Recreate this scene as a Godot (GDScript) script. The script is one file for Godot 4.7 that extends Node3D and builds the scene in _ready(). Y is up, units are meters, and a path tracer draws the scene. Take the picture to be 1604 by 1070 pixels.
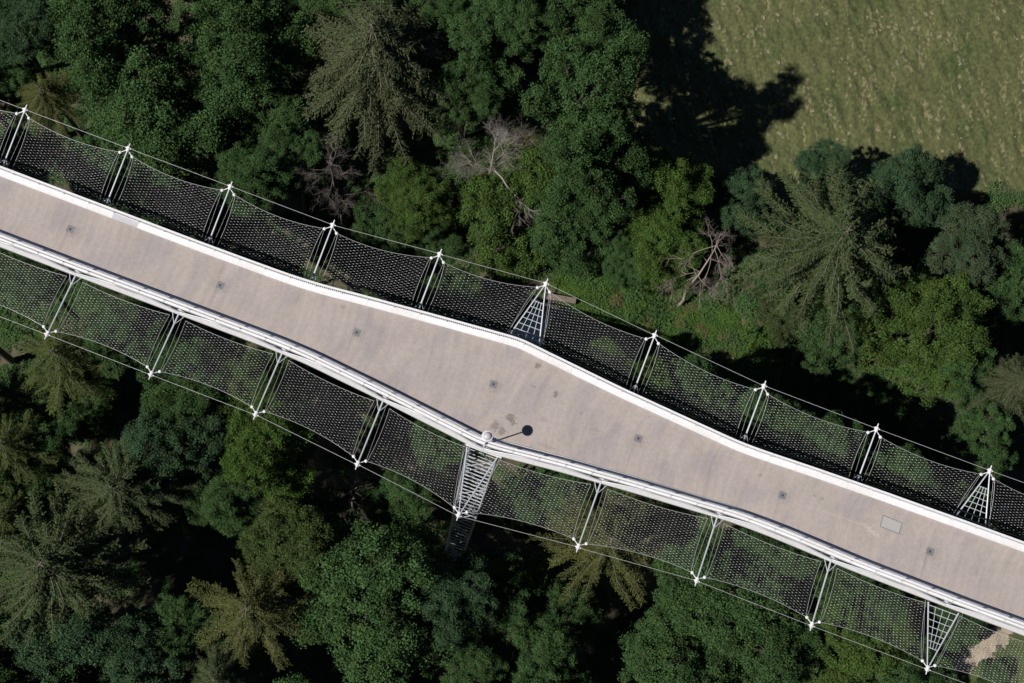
extends Node3D
# A foot and cycle bridge with safety nets over a wooded valley, seen from the air.
# Metres, y up, the deck's surface is y = 0. Bridge frame: s along the deck, t across it (positive towards the lower edge of the picture).
const MID := Vector3(5.5185, 0, -18.1568)
const AL := Vector3(0.937662, 0, 0.347549)
const AC := Vector3(-0.347549, 0, 0.937662)
# deck edges as (s, t)
const EDGE_U = [[-39.53, -1.69], [-35.18, -1.72], [-27.09, -1.70], [-21.33, -1.68], [-18.51, -1.70], [-15.89, -1.73], [-14.47, -1.78], [-12.90, -1.89], [-10.94, -2.11], [-6.19, -2.57], [-1.55, -2.99], [-0.37, -3.09], [0.26, -3.06], [0.76, -2.99], [6.81, -2.41], [11.64, -2.06], [14.72, -1.84], [15.76, -1.82], [17.10, -1.85], [19.79, -1.95], [24.92, -2.08], [33.81, -2.20], [41.0, -2.23]]
const EDGE_L = [[-41.0, 1.51], [-33.73, 1.56], [-28.79, 1.59], [-23.82, 1.59], [-19.43, 1.59], [-16.30, 1.59], [-15.00, 1.59], [-13.86, 1.63], [-12.36, 1.70], [-10.95, 1.84], [-7.41, 2.17], [-2.35, 2.73], [-0.86, 2.89], [-0.33, 2.93], [0.62, 2.92], [4.80, 2.46], [9.81, 2.04], [13.32, 1.80], [15.29, 1.65], [16.41, 1.58], [17.82, 1.57], [19.38, 1.58], [24.82, 1.78], [31.56, 1.83], [35.64, 1.80], [41.0, 1.83]]
const S0 := -56.7
const S1 := 59.5
const BAY := 1.72
const NODES = [-42.8, -35.7, -28.5, -21.4, -14.28, -7.12, 0.0, 7.76, 15.5, 23.25, 31.0, 38.4]
const BEAM_NODES = [-57.0, -49.9, -42.8, -35.7, -28.5, -21.4, -14.28, -7.12, 0.0, 7.76, 15.5, 23.25, 31.0, 38.4, 46.0, 53.6, 60.0]
const TIP_U = [-6.58, -6.57, -6.57, -6.58, -6.57, -7.25, -7.88, -7.21, -6.60, -6.56, -6.59, -6.69]
const TIP_L = [6.62, 6.62, 6.65, 6.72, 6.76, 7.43, 8.2, 7.41, 6.76, 6.85, 6.85, 6.78]
const ORD = ["first", "second", "third", "fourth", "fifth", "sixth", "seventh", "eighth", "ninth", "tenth", "eleventh", "twelfth"]
const TREES = [
	[-27.88, -44.59, -4.0, 2.95, "b0", "blue", "broadleaf_tree", "blue-green leafy crown cut by the upper left corner of the picture"],
	[-21.53, -44.66, -3.0, 4.49, "b1", "mid", "broadleaf_tree", "large mid green leafy tree at the top edge, second crown from the left corner"],
	[-18.90, -38.33, -4.0, 5.34, "b2", "mid", "broadleaf_tree", "wide dark green leafy tree above the second and third upper net posts"],
	[-26.50, -40.84, -8.0, 2.46, "c2", "olive", "conifer_tree", "small olive brown conifer behind the leftmost upper net post"],
	[-12.71, -43.84, -3.0, 4.96, "b3", "mid", "broadleaf_tree", "big green leafy tree at the top edge left of the olive grey spruce"],
	[-10.38, -40.53, -7.0, 3.42, "b4", "mid", "broadleaf_tree", "leafy green tree tucked against the left side of the olive grey spruce"],
	[-3.20, -42.19, 1.5, 5.36, "c0", "grey", "spruce_tree", "tall olive grey spruce with drooping branches at the top edge, left of the middle"],
	[4.55, -45.12, -5.0, 3.46, "b5", "mid", "broadleaf_tree", "green leafy tree at the top edge right of the olive grey spruce"],
	[3.12, -41.56, -6.0, 2.52, "b0", "mid", "broadleaf_tree", "small round leafy tree directly above the bleached dead tree"],
	[1.34, -47.29, -5.0, 2.40, "b1", "mid", "broadleaf_tree", "dark leafy crown cut by the top edge between spruce and green tree"],
	[11.19, -39.18, 4.0, 4.08, "b2", "mid", "broadleaf_tree", "tall leafy tree at the field's left edge, its shadow lying on the field"],
	[-11.47, -33.89, -4.5, 2.58, "b3", "mid", "broadleaf_tree", "small dark leafy tree between the third and fourth upper net posts"],
	[-0.32, -34.18, -8.0, 2.71, "b4", "yellow", "broadleaf_tree", "low yellowish green tree under the lower right skirt of the olive grey spruce"],
	[6.63, -33.79, -9.0, 4.27, "b5", "yellow", "broadleaf_tree", "yellow green leafy tree under the fallen bare branch of the dead tree"],
	[12.29, -35.40, -0.5, 3.61, "b0", "mid", "broadleaf_tree", "dark leafy tree below the tall tree at the field's left edge"],
	[10.87, -32.39, -8.0, 3.35, "b1", "mid", "broadleaf_tree", "leafy tree nearest to the upper nets left of the middle post"],
	[17.87, -34.79, -7.0, 3.23, "b3", "bright", "broadleaf_tree", "bright yellow green leafy tree pointing at the field from the bottom left of its shadow"],
	[17.69, -30.77, -8.0, 3.06, "b2", "bright", "broadleaf_tree", "bright green leafy tree left of the pinkish dead tree"],
	[28.14, -29.32, 0.0, 5.06, "c1", "spruce", "spruce_tree", "big dark spruce with curved pale boughs fanning out, right of the pinkish dead tree"],
	[23.77, -34.62, -11.0, 2.53, "b4", "blue", "broadleaf_tree", "dull blue-green bush between the bright trees and the fanned spruce"],
	[29.43, -37.01, -11.0, 2.02, "b5", "blue", "broadleaf_tree", "small blue-green bush poking into the field above the fanned spruce"],
	[35.50, -35.36, -9.0, 3.08, "b0", "blue", "broadleaf_tree", "blue-green leafy tree at the field's lower edge right of the fanned spruce"],
	[39.19, -30.86, -7.0, 3.23, "b1", "willow", "broadleaf_tree", "grey green willow-like tree near the right edge below the field"],
	[35.71, -24.56, -6.0, 4.46, "b3", "yellow", "broadleaf_tree", "large yellow green tree below the willow-like tree"],
	[30.14, -25.39, -12.0, 2.80, "b4", "mid", "broadleaf_tree", "dark leafy tree under the lower edge of the fanned spruce"],
	[35.79, -29.99, -13.0, 2.67, "b5", "mid", "broadleaf_tree", "dark shaded leafy tree between the fanned spruce and the willow-like tree"],
	[38.23, -22.35, -8.0, 2.71, "b2", "mid", "broadleaf_tree", "leafy tree filling the right flank of the large yellow green tree"],
	[42.00, -20.73, -7.0, 2.44, "c0", "grey", "spruce_tree", "grey green spruce cut by the right edge of the picture"],
	[43.52, -28.98, -10.0, 3.01, "b1", "mid", "broadleaf_tree", "dark leafy tree in shade at the right edge below the field"],
	[15.22, -19.85, -3.0, 1.89, "b4", "bright", "broadleaf_tree", "low bright green tree against the upper parapet right of the middle pier"],
	[18.61, -19.12, -4.0, 2.62, "b5", "mid", "broadleaf_tree", "dark leafy tree along the upper parapet, second right of the middle pier"],
	[23.15, -16.87, -4.0, 2.76, "b0", "mid", "broadleaf_tree", "dark leafy tree along the upper parapet where the deck narrows again"],
	[27.36, -15.24, -3.5, 2.85, "b2", "mid", "broadleaf_tree", "dark leafy tree under the upper net left of the access hatch"],
	[32.07, -13.11, -3.5, 2.85, "b1", "mid", "broadleaf_tree", "dark leafy tree beside the parapet just above the access hatch"],
	[36.45, -11.02, -4.0, 2.76, "b3", "mid", "broadleaf_tree", "dark leafy tree under the ladder-like upper outrigger at the right"],
	[-16.86, -31.36, -7.0, 1.17, "c2", "olive", "conifer_tree", "slim yellowish conifer tip poking up beside the light grey parapet panel"],
	[2.00, -26.49, -8.0, 2.46, "b4", "mid", "broadleaf_tree", "dark tree top seen through the upper nets left of the middle pier"],
	[-10.69, -29.53, -10.0, 2.25, "b1", "mid", "broadleaf_tree", "dark low tree between the parapet and the fourth upper net post"],
	[-23.91, -21.44, -4.0, 3.24, "c2", "larch", "conifer_tree", "yellow green conifer below the leftmost whole lower net"],
	[-27.38, -15.61, -6.0, 2.67, "c2", "larch", "conifer_tree", "yellow green conifer cut by the left edge, upper one of two"],
	[-27.40, -10.80, -7.0, 2.54, "c0", "larch", "conifer_tree", "yellow green conifer cut by the left edge, lower one of two"],
	[-20.07, -23.46, -5.0, 2.98, "b2", "mid", "broadleaf_tree", "green tree top seen through the second lower net from the left"],
	[-15.38, -19.75, -3.4, 3.13, "b0", "mid", "broadleaf_tree", "leafy green tree under the third lower net post from the left edge"],
	[-16.35, -16.07, -6.0, 3.49, "b4", "blue", "broadleaf_tree", "round blue-green leafy tree above right of the dark little spruce"],
	[-11.18, -19.69, -3.0, 2.93, "b3", "yellow", "broadleaf_tree", "yellow green leafy tree partly under the third lower net"],
	[-9.84, -15.28, -3.2, 3.22, "b5", "bright", "broadleaf_tree", "bright yellow green leafy tree below the lower cable at the left"],
	[-12.82, -12.43, -7.0, 2.69, "b2", "mid", "broadleaf_tree", "small leafy tree between the bright tree and the olive yellow conifer"],
	[-19.49, -12.42, -3.0, 3.59, "c1", "spruce", "spruce_tree", "neat star-shaped dark spruce in the lower left, upper one of the pair"],
	[-23.19, -7.33, -0.5, 4.85, "c1", "spruce", "spruce_tree", "large star-shaped dark spruce in the lower left corner area"],
	[-8.41, -9.39, -6.0, 3.20, "b1", "olive2", "broadleaf_tree", "olive green leafy tree left of the big round tree at the bottom"],
	[-10.79, -4.85, -4.0, 3.81, "c2", "olive", "conifer_tree", "olive yellow conifer at the bottom left of the middle"],
	[-23.82, -1.80, -6.0, 4.85, "b3", "blue", "broadleaf_tree", "blue-green leafy tree along the bottom edge below the large star-shaped spruce"],
	[-18.75, -1.38, -7.0, 3.91, "b5", "blue", "broadleaf_tree", "second blue-green leafy tree along the bottom edge from the left corner"],
	[-15.42, -3.50, -8.0, 2.71, "b0", "mid", "broadleaf_tree", "small leafy tree left of the olive yellow conifer"],
	[-12.90, -0.33, -6.0, 2.42, "c0", "spruce", "spruce_tree", "dark spruce tip at the bottom edge under the olive yellow conifer"],
	[-2.36, -5.36, -3.6, 5.60, "b4", "mid", "broadleaf_tree", "biggest round green tree at the bottom edge left of the lattice pier's foot"],
	[2.31, -5.97, -5.0, 3.17, "b2", "blue", "broadleaf_tree", "dull blue-green tree right beside the biggest round tree, below the pier foot"],
	[12.84, -9.42, -5.0, 4.13, "c2", "olive", "conifer_tree", "olive brown conifer under the lower net right of the lattice pier"],
	[20.54, -6.08, -5.0, 4.57, "b1", "mid", "broadleaf_tree", "large green leafy tree below the second lower net right of the pier"],
	[17.69, -1.82, -6.0, 3.97, "b0", "mid", "broadleaf_tree", "leafy green tree on the bottom edge, left below the large green one"],
	[23.36, -2.68, -6.0, 3.88, "b3", "mid", "broadleaf_tree", "leafy green tree on the bottom edge, right below the large green one"],
	[24.23, -8.94, -7.0, 3.03, "b5", "mid", "broadleaf_tree", "green tree top seen through the lower net below the deck's right bend"],
	[29.47, -2.68, -6.0, 3.78, "b2", "yellow", "broadleaf_tree", "yellowish green tree on the bottom edge left of the lower ladder-like outrigger"],
	[30.34, -6.10, -6.0, 3.20, "b4", "mid", "broadleaf_tree", "green tree top seen through the lower net left of the ladder-like outrigger"],
	[33.40, -0.98, -7.0, 2.93, "b0", "mid", "broadleaf_tree", "dark green tree on the bottom edge beside the dirt path"],
	[37.37, -4.23, -9.0, 1.79, "b5", "mid", "broadleaf_tree", "small tree under the lower net right of the ladder-like outrigger"],
	[8.75, -0.56, -9.0, 2.98, "b4", "mid", "broadleaf_tree", "low dark tree on the bottom edge right of the biggest round tree"],
	[4.16, -0.34, -9.0, 2.73, "b1", "mid", "broadleaf_tree", "low leafy tree on the bottom edge below the dull blue-green one"],
	[-7.51, -49.40, -10.0, 2.50, "b2", "mid", "broadleaf_tree", "dark leafy tree at the top edge touching the olive grey spruce's upper left"],
	[-29.39, -42.59, -10.0, 2.25, "b4", "mid", "broadleaf_tree", "dark low tree at the left edge above the leftmost upper net"],
	[15.16, -30.25, -11.0, 1.82, "b5", "mid", "broadleaf_tree", "small tree between the bright trees and the tree nearest the upper nets"],
	[26.75, -26.90, -13.0, 2.31, "b1", "spruce", "broadleaf_tree", "dark bush under the left skirt of the fanned spruce"],
	[34.36, -33.98, -13.0, 2.05, "b2", "mid", "broadleaf_tree", "dark bush between the fanned spruce and the field's edge trees"],
	[40.38, -17.14, -10.0, 2.50, "b4", "mid", "broadleaf_tree", "dark tree at the right edge above the upper cable"],
	[-27.77, -19.30, -9.0, 2.38, "c2", "spruce", "conifer_tree", "dark conifer at the left edge just under the lower cable"],
	[7.18, -46.48, -4.0, 2.86, "b3", "mid", "broadleaf_tree", "dark leafy tree at the top edge left of the tall field edge tree"],
	[10.68, -47.74, -4.6, 3.45, "b0", "mid", "broadleaf_tree", "dark leafy tree at the top edge right above the tall field edge tree"],
	[-9.08, -36.45, -7.0, 2.35, "b5", "mid", "broadleaf_tree", "leafy tree left of the brown leafless thicket"],
	[40.43, -0.57, -11.0, 1.52, "b2", "mid", "broadleaf_tree", "small round bush on the grass in the lower right corner"],
	[12.45, -21.48, -4.0, 1.62, "b1", "bright", "broadleaf_tree", "small bright tree squeezed between upper parapet and net beside the middle pier"],
	[-4.15, -49.06, -7.0, 2.69, "b4", "mid", "broadleaf_tree", "dark leafy tree at the top edge directly above the olive grey spruce"],
	[-22.76, -35.67, -9.0, 2.73, "b0", "mid", "broadleaf_tree", "green tree top seen through the upper net between the first and second posts"],
	[-16.73, -33.66, -10.0, 2.60, "b3", "blue", "broadleaf_tree", "blue-green tree top seen through the upper net right of the second post"],
	[-27.86, -36.79, -10.0, 2.25, "b5", "mid", "broadleaf_tree", "green tree top seen beside the leftmost upper net post near the parapet"],
	[7.71, -12.76, -14.0, 2.07, "b2", "mid", "broadleaf_tree", "low tree seen through the lower net just right of the lattice pier"],
	[13.64, -44.46, -8.0, 2.27, "b5", "mid", "broadleaf_tree", "lower leafy tree nestled against the field side of the tall field edge tree"],
	[12.72, -40.47, -8.5, 2.28, "b3", "mid", "broadleaf_tree", "lower leafy tree between the tall field edge tree and its own shadow"],
	[-25.74, -27.29, -4.0, 2.62, "b1", "mid", "broadleaf_tree", "leafy tree top under the deck's left end, seen through the leftmost lower net"],
	[-25.96, -16.75, -9.0, 2.73, "b2", "mid", "broadleaf_tree", "low tree in the dark gap above the star-shaped spruces at the left"],
	[-23.62, -19.20, -12.0, 2.44, "b0", "mid", "broadleaf_tree", "low tree in the dark gap right below the leftmost yellow green conifer"],
	[-26.18, -12.95, -11.0, 2.27, "b4", "mid", "broadleaf_tree", "low tree in the gap between the two star-shaped spruces and the left edge"],
	[6.67, -6.05, -11.0, 3.03, "b5", "mid", "broadleaf_tree", "low tree in the dark gap between the dull blue-green tree and the olive brown conifer"],
	[10.16, -5.02, -13.0, 2.57, "b0", "mid", "broadleaf_tree", "low tree in the dark gap right below the olive brown conifer"],
	[-0.99, -12.32, -12.0, 2.44, "b1", "mid", "broadleaf_tree", "low tree in the dark gap left of the lattice pier"],
	[1.60, -32.45, -15.0, 2.19, "b3", "mid", "broadleaf_tree", "low shaded tree just above the upper nets left of the yellow green tree"],
	[-2.66, -34.03, -13.0, 2.46, "b2", "mid", "broadleaf_tree", "low shaded tree between the brown thicket and the upper nets"],
	[-13.18, -32.81, -12.0, 2.55, "b0", "mid", "broadleaf_tree", "low tree seen through the upper net right of the third post"],
	[-8.15, -21.96, -12.0, 2.14, "b5", "mid", "broadleaf_tree", "low tree seen through the fourth lower net from the left"],
	[1.70, -17.25, -13.0, 2.46, "b4", "mid", "broadleaf_tree", "low tree seen through the lower net just left of the lattice pier"],
	[10.64, -13.61, -13.0, 2.31, "b1", "mid", "broadleaf_tree", "low tree seen through the lower net left of the olive brown conifer"],
	[41.86, -9.83, -10.0, 1.90, "b3", "yellow", "broadleaf_tree", "low yellow green bush at the right edge just above the parapet"],
]
const DEAD = [
	[4.95, -36.27, -3.0, 3.46, "bleached dead tree with tangled grey branches above the yellow green tree"],
	[-5.84, -34.60, -3.0, 2.53, "brown leafless thicket of thin stems under the olive grey spruce"],
	[19.84, -28.58, -6.0, 3.46, "pinkish dead tree with drooping bare twigs between bright green tree and fanned spruce"],
	[-4.73, -13.34, -10.0, 2.01, "faint dead twiggy tree in the shade below the lower nets"],
]
const OUTSIDE = [
	[5.20, 4.90, -6.0, 4.33, "b0"],
	[11.72, 5.37, -7.0, 4.36, "b1"],
	[18.08, 5.13, -6.0, 4.33, "b2"],
	[25.23, 4.98, -7.0, 4.36, "b3"],
	[31.69, 5.40, -7.0, 3.93, "b4"],
	[48.96, -29.07, -7.0, 3.93, "b5"],
	[48.91, -21.13, -7.0, 3.93, "b0"],
	[-15.04, -51.90, -4.0, 4.25, "b1"],
	[-6.50, -53.05, -5.0, 4.29, "b2"],
	[1.79, -53.25, -5.0, 4.29, "b3"],
	[-23.12, -51.70, -4.0, 4.25, "b4"],
	[-32.31, -25.35, -3.0, 4.01, "b5"],
	[-37.66, -21.06, -3.0, 4.64, "b0"],
	[-33.21, -19.11, -4.0, 4.68, "b1"],
	[-33.24, -13.07, -4.0, 4.68, "b2"],
	[-32.03, -7.16, -4.0, 4.68, "b3"],
	[-33.05, -1.77, -4.0, 5.11, "b4"],
	[-29.29, 2.32, -4.0, 4.25, "b5"],
	[-23.42, 4.42, -5.0, 5.15, "b0"],
	[-38.47, -16.04, -4.0, 4.68, "b1"],
	[-38.36, -8.81, -4.0, 4.68, "b2"],
	[-16.27, 4.82, -5.0, 4.72, "b3"],
	[-9.14, 4.41, -5.0, 4.29, "b4"],
	[-2.03, 4.90, -6.0, 4.76, "b5"],
	[-33.25, -44.16, -4.0, 3.83, "b0"],
	[-33.63, -38.06, -6.0, 3.03, "b1"],
	[12.84, -53.87, -8.5, 4.42, "b2"],
	[7.61, -51.05, -2.0, 4.18, "b3"],
	[-32.45, -51.00, -4.0, 4.25, "b4"],
]

class MB:
	var v := PackedVector3Array()
	var n := PackedVector3Array()
	var c := PackedColorArray()
	var uv := PackedVector2Array()
	var ix := PackedInt32Array()
	func quad(a: Vector3, b: Vector3, d: Vector3, e: Vector3, nn: Vector3, col := Color(1, 1, 1)):
		var k := v.size()
		v.append(a); v.append(b); v.append(d); v.append(e)
		for _i in 4:
			n.append(nn); c.append(col)
		if (b - a).cross(e - a).dot(nn) > 0.0: ix.append_array(PackedInt32Array([k, k + 2, k + 1, k, k + 3, k + 2]))
		else: ix.append_array(PackedInt32Array([k, k + 1, k + 2, k, k + 2, k + 3]))
	func face(a: Vector3, b: Vector3, d: Vector3, e: Vector3, away: Vector3, col := Color(1, 1, 1)):
		# a flat quad whose normal points away from a point
		var nn := (b - a).cross(e - a).normalized()
		if nn.dot((a + d) * 0.5 - away) < 0.0: quad(a, e, d, b, -nn, col)
		else: quad(a, b, d, e, nn, col)
	func hexa(p: Array):
		# eight corners: bottom ring 0..3, top ring 4..7
		var m := Vector3.ZERO
		for q in p: m += q
		m /= 8.0
		face(p[0], p[1], p[2], p[3], m); face(p[4], p[5], p[6], p[7], m)
		for i in 4:
			var j := (i + 1) % 4
			face(p[i], p[j], p[4 + j], p[4 + i], m)
	func bar(a: Vector3, b: Vector3, w: float, h: float, upv := Vector3.UP):
		var z := (b - a).normalized()
		var x := z.cross(upv).normalized() * w * 0.5
		var y := x.normalized().cross(z).normalized() * h * 0.5
		hexa([a - x - y, a + x - y, b + x - y, b - x - y, a - x + y, a + x + y, b + x + y, b - x + y])
	func tube(a: Vector3, b: Vector3, r0: float, r1: float, k := 6, caps := false, col := Color(1, 1, 1)):
		var z := b - a
		if z.length() < 1e-5: return
		z = z.normalized()
		var x := z.cross(Vector3.UP if absf(z.y) < 0.9 else Vector3.RIGHT).normalized()
		var y := z.cross(x)
		var base := v.size()
		for i in k:
			var ang := TAU * i / k
			var o := x * cos(ang) + y * sin(ang)
			v.append(a + o * r0); n.append(o); c.append(col)
			v.append(b + o * r1); n.append(o); c.append(col)
		for i in k:
			var p := base + 2 * i
			var q := base + 2 * ((i + 1) % k)
			ix.append(p); ix.append(p + 1); ix.append(q); ix.append(q); ix.append(p + 1); ix.append(q + 1)
		if caps:
			for e in 2:
				var ce := a if e == 0 else b
				var rr := r0 if e == 0 else r1
				var nn := -z if e == 0 else z
				var b2 := v.size()
				v.append(ce); n.append(nn); c.append(col)
				for i in k:
					var ang := TAU * i / k
					v.append(ce + (x * cos(ang) + y * sin(ang)) * rr); n.append(nn); c.append(col)
				for i in k:
					var p := b2 + 1 + i
					var q := b2 + 1 + (i + 1) % k
					if e == 0: ix.append(b2); ix.append(p); ix.append(q)
					else: ix.append(b2); ix.append(q); ix.append(p)
	func line(pts: Array, r: float, k := 4):
		for i in pts.size() - 1: tube(pts[i], pts[i + 1], r, r, k)
	func bead(p: Vector3, r: float, along := Vector3.RIGHT):
		var ac := Vector3(-along.z, 0, along.x).normalized()
		var d := [along * 1.5, ac, -along * 1.5, -ac]
		var k := v.size()
		v.append(p + Vector3.UP * r); n.append(Vector3.UP); c.append(Color(1, 1, 1))
		for q in d:
			v.append(p + q * r); n.append((q.normalized() + Vector3.UP * 0.4).normalized()); c.append(Color(1, 1, 1))
		v.append(p - Vector3.UP * r); n.append(Vector3.DOWN); c.append(Color(1, 1, 1))
		for i in 4:
			var j := (i + 1) % 4
			ix.append(k); ix.append(k + 1 + i); ix.append(k + 1 + j)
			ix.append(k + 5); ix.append(k + 1 + j); ix.append(k + 1 + i)
	func leaf(p: Vector3, dir: Vector3, side: Vector3, l: float, w: float, fold: Vector3, col: Color):
		var k := v.size()
		var m := p + dir * l * 0.45
		var nn := side.cross(dir).normalized()
		v.append(p); v.append(m + side * w + fold); v.append(p + dir * l); v.append(m - side * w + fold)
		n.append(nn); n.append(nn); n.append(nn); n.append(nn)
		c.append(col); c.append(col); c.append(col); c.append(col)
		ix.append(k); ix.append(k + 2); ix.append(k + 1); ix.append(k); ix.append(k + 3); ix.append(k + 2)
	func lathe(at: Vector3, prof: Array, k := 24):
		var base := v.size()
		for j in prof.size():
			var a: Vector2 = prof[maxi(j - 1, 0)]
			var b: Vector2 = prof[mini(j + 1, prof.size() - 1)]
			var tn := (b - a).normalized()
			for i in k:
				var ang := TAU * i / k
				var o := Vector3(cos(ang), 0, sin(ang))
				v.append(at + o * prof[j].x + Vector3.UP * prof[j].y)
				n.append((o * tn.y - Vector3.UP * tn.x).normalized()); c.append(Color(1, 1, 1))
		for j in prof.size() - 1:
			for i in k:
				var p := base + j * k + i
				var q := base + j * k + (i + 1) % k
				ix.append(p); ix.append(q); ix.append(p + k); ix.append(q); ix.append(q + k); ix.append(p + k)
	func mesh() -> ArrayMesh:
		var a := []
		a.resize(Mesh.ARRAY_MAX)
		a[Mesh.ARRAY_VERTEX] = v; a[Mesh.ARRAY_NORMAL] = n; a[Mesh.ARRAY_COLOR] = c; a[Mesh.ARRAY_INDEX] = ix
		if uv.size() == v.size(): a[Mesh.ARRAY_TEX_UV] = uv
		var m := ArrayMesh.new()
		m.add_surface_from_arrays(Mesh.PRIMITIVE_TRIANGLES, a)
		return m

var M := {}
var used := {}
var rough := FastNoiseLite.new()

func numbered(called: String) -> String:
	used[called] = used.get(called, -1) + 1
	return called if used[called] == 0 else "%s_%03d" % [called, used[called]]
func thing(called: String, label: String, category: String, at := Vector3.ZERO, group := "") -> Node3D:
	var o := Node3D.new()
	o.name = numbered(called); add_child(o); o.position = at
	o.set_meta("label", label); o.set_meta("category", category)
	if group: o.set_meta("group", group)
	return o
func part(called: String, mesh: Mesh, mat: Material, parent: Node3D, at := Vector3.ZERO) -> MeshInstance3D:
	var o := MeshInstance3D.new()
	o.name = called; o.mesh = mesh; o.material_override = mat; o.position = at
	parent.add_child(o, true)
	return o
func setting(called: String, mesh: Mesh, mat: Material) -> MeshInstance3D:
	var o := part(called, mesh, mat, self)
	o.set_meta("kind", "structure")
	return o
func lin(r: float, g: float, b: float) -> Color:
	return Color(r, g, b).linear_to_srgb()
func plain(col: Color, roughness := 0.6, metallic := 0.0) -> StandardMaterial3D:
	var m := StandardMaterial3D.new()
	m.albedo_color = col; m.roughness = roughness; m.metallic = metallic
	return m
func foliage(r: float, g: float, b: float) -> StandardMaterial3D:
	var m := plain(lin(r, g, b), 0.8)
	m.metallic_specular = 0.2
	m.vertex_color_use_as_albedo = true
	m.cull_mode = BaseMaterial3D.CULL_DISABLED
	m.backlight_enabled = true
	m.backlight = lin(r * 0.5, g * 0.6, b * 0.35)
	return m
func B(s: float, y: float, t: float) -> Vector3:
	return MID + AL * s + AC * t + Vector3.UP * y
func edge(tab: Array, s: float) -> float:
	var k := 0
	while k < tab.size() - 2 and tab[k + 1][0] < s: k += 1
	var f := clampf((s - tab[k][0]) / (tab[k + 1][0] - tab[k][0]), -0.5, 1.5)
	return lerpf(tab[k][1], tab[k + 1][1], f)
func side_edge(sd: float, s: float) -> float:
	# average over half a metre, so that the bends are soft
	var tab = EDGE_U if sd < 0.0 else EDGE_L
	return (edge(tab, s - 0.5) + edge(tab, s - 0.2) + edge(tab, s + 0.2) + edge(tab, s + 0.5)) * 0.25
func ground_y(x: float, z: float) -> float:
	var t := (x - MID.x) * AC.x + (z - MID.z) * AC.z
	var s := (x - MID.x) * AL.x + (z - MID.z) * AL.z
	var gully := 0.55 * smoothstep(15.0, 22.0, s) * smoothstep(0.0, -5.0, t) * smoothstep(-38.0, -33.0, z)
	var deep := maxf(maxf(smoothstep(8.0, -20.0, x), smoothstep(0.0, 8.0, t) * smoothstep(40.0, 22.0, x)), gully)
	return -14.6 - 4.8 * smoothstep(-26.0, -42.0, z) - 15.0 * deep + 2.2 * smoothstep(22.0, 40.0, x) * smoothstep(-20.0, -4.0, z) + rough.get_noise_2d(x, z) * 0.8
func in_meadow(x: float, z: float) -> bool:
	var left := 15.4 + 0.16 * (z + 46.0) + rough.get_noise_2d(z * 7.0, 3.0) * 1.2
	var low := -37.6 + rough.get_noise_2d(x * 5.0, 9.0) * 1.6
	return x > left and z < low
func in_lawn(x: float, z: float) -> bool:
	return x > 34.0 and (z + 0.6) > -(x - 38.4) * 0.78 + rough.get_noise_2d(x * 8.0, z * 8.0) * 0.7
func in_path(x: float, z: float) -> bool:
	if x < 33.0: return false
	var w := rough.get_noise_2d(x * 14.0, z * 14.0) * 0.9
	var d1 := absf((z + 1.6) + (x - 38.4) * 0.74) # along the lawn's edge
	var d2 := absf((z + 0.2) - (x - 36.8) * 0.38)
	var d3 := Vector2(x - 43.4, z + 12.6).length()
	return (d1 < 0.75 + w and x > 37.4) or (d2 < 0.42 + w * 0.5 and x < 39.0 and x > 35.0) or d3 < 1.6 + w

func _ready():
	camera_and_light()
	materials()
	terrain()
	footbridge()
	piers()
	outriggers_and_nets()
	lamp()
	foundation()
	forest()
	undergrowth()

func camera_and_light():
	var cam := Camera3D.new()
	cam.name = "camera"
	add_child(cam)
	cam.transform = Transform3D(Basis(Vector3(0.99851267, 0.05452007, 0), Vector3(-0.01046767, 0.1917111, -0.98139558), Vector3(-0.05350576, 0.97993592, 0.19199666)), Vector3(0, 110, 0))
	cam.fov = 22.018
	cam.near = 1.0
	cam.far = 2000.0
	cam.current = true
	var env := Environment.new()
	env.background_mode = Environment.BG_SKY
	var sky := ProceduralSkyMaterial.new()
	sky.sky_top_color = Color(0.34, 0.45, 0.64)
	sky.sky_horizon_color = Color(0.50, 0.62, 0.80)
	sky.ground_horizon_color = Color(0.30, 0.34, 0.32)
	sky.ground_bottom_color = Color(0.12, 0.14, 0.10)
	sky.sun_angle_max = 1.0
	env.sky = Sky.new()
	env.sky.sky_material = sky
	env.background_energy_multiplier = 0.24
	env.tonemap_mode = Environment.TONE_MAPPER_LINEAR
	env.tonemap_exposure = 1.0
	env.sdfgi_enabled = true
	env.ssao_enabled = true
	env.ssil_enabled = true
	var we := WorldEnvironment.new()
	we.name = "environment"
	we.environment = env
	add_child(we)
	var sun := DirectionalLight3D.new()
	sun.name = "sun"
	add_child(sun)
	sun.look_at_from_position(Vector3.ZERO, Vector3(0.566, -0.80, -0.193), Vector3.UP)
	sun.light_energy = 1.5
	sun.light_color = Color(1.0, 0.975, 0.95)
	sun.light_angular_distance = 0.5
	sun.shadow_enabled = true
	rough.seed = 11
	rough.frequency = 0.045
	rough.fractal_octaves = 3

func noise(seed_: int, freq: float, oct := 4) -> FastNoiseLite:
	var f := FastNoiseLite.new()
	f.seed = seed_; f.frequency = freq; f.fractal_octaves = oct
	return f
func ramp_texture(seed_: int, freq: float, cols: Array, size := 512, normal := false) -> NoiseTexture2D:
	var t := NoiseTexture2D.new()
	t.noise = noise(seed_, freq, 5)
	t.width = size; t.height = size; t.seamless = true
	if normal:
		t.as_normal_map = true; t.bump_strength = 6.0
	else:
		var g := Gradient.new()
		g.offsets = PackedFloat32Array(range(cols.size()).map(func(i): return float(i) / (cols.size() - 1)))
		g.colors = PackedColorArray(cols)
		t.color_ramp = g
	return t

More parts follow.
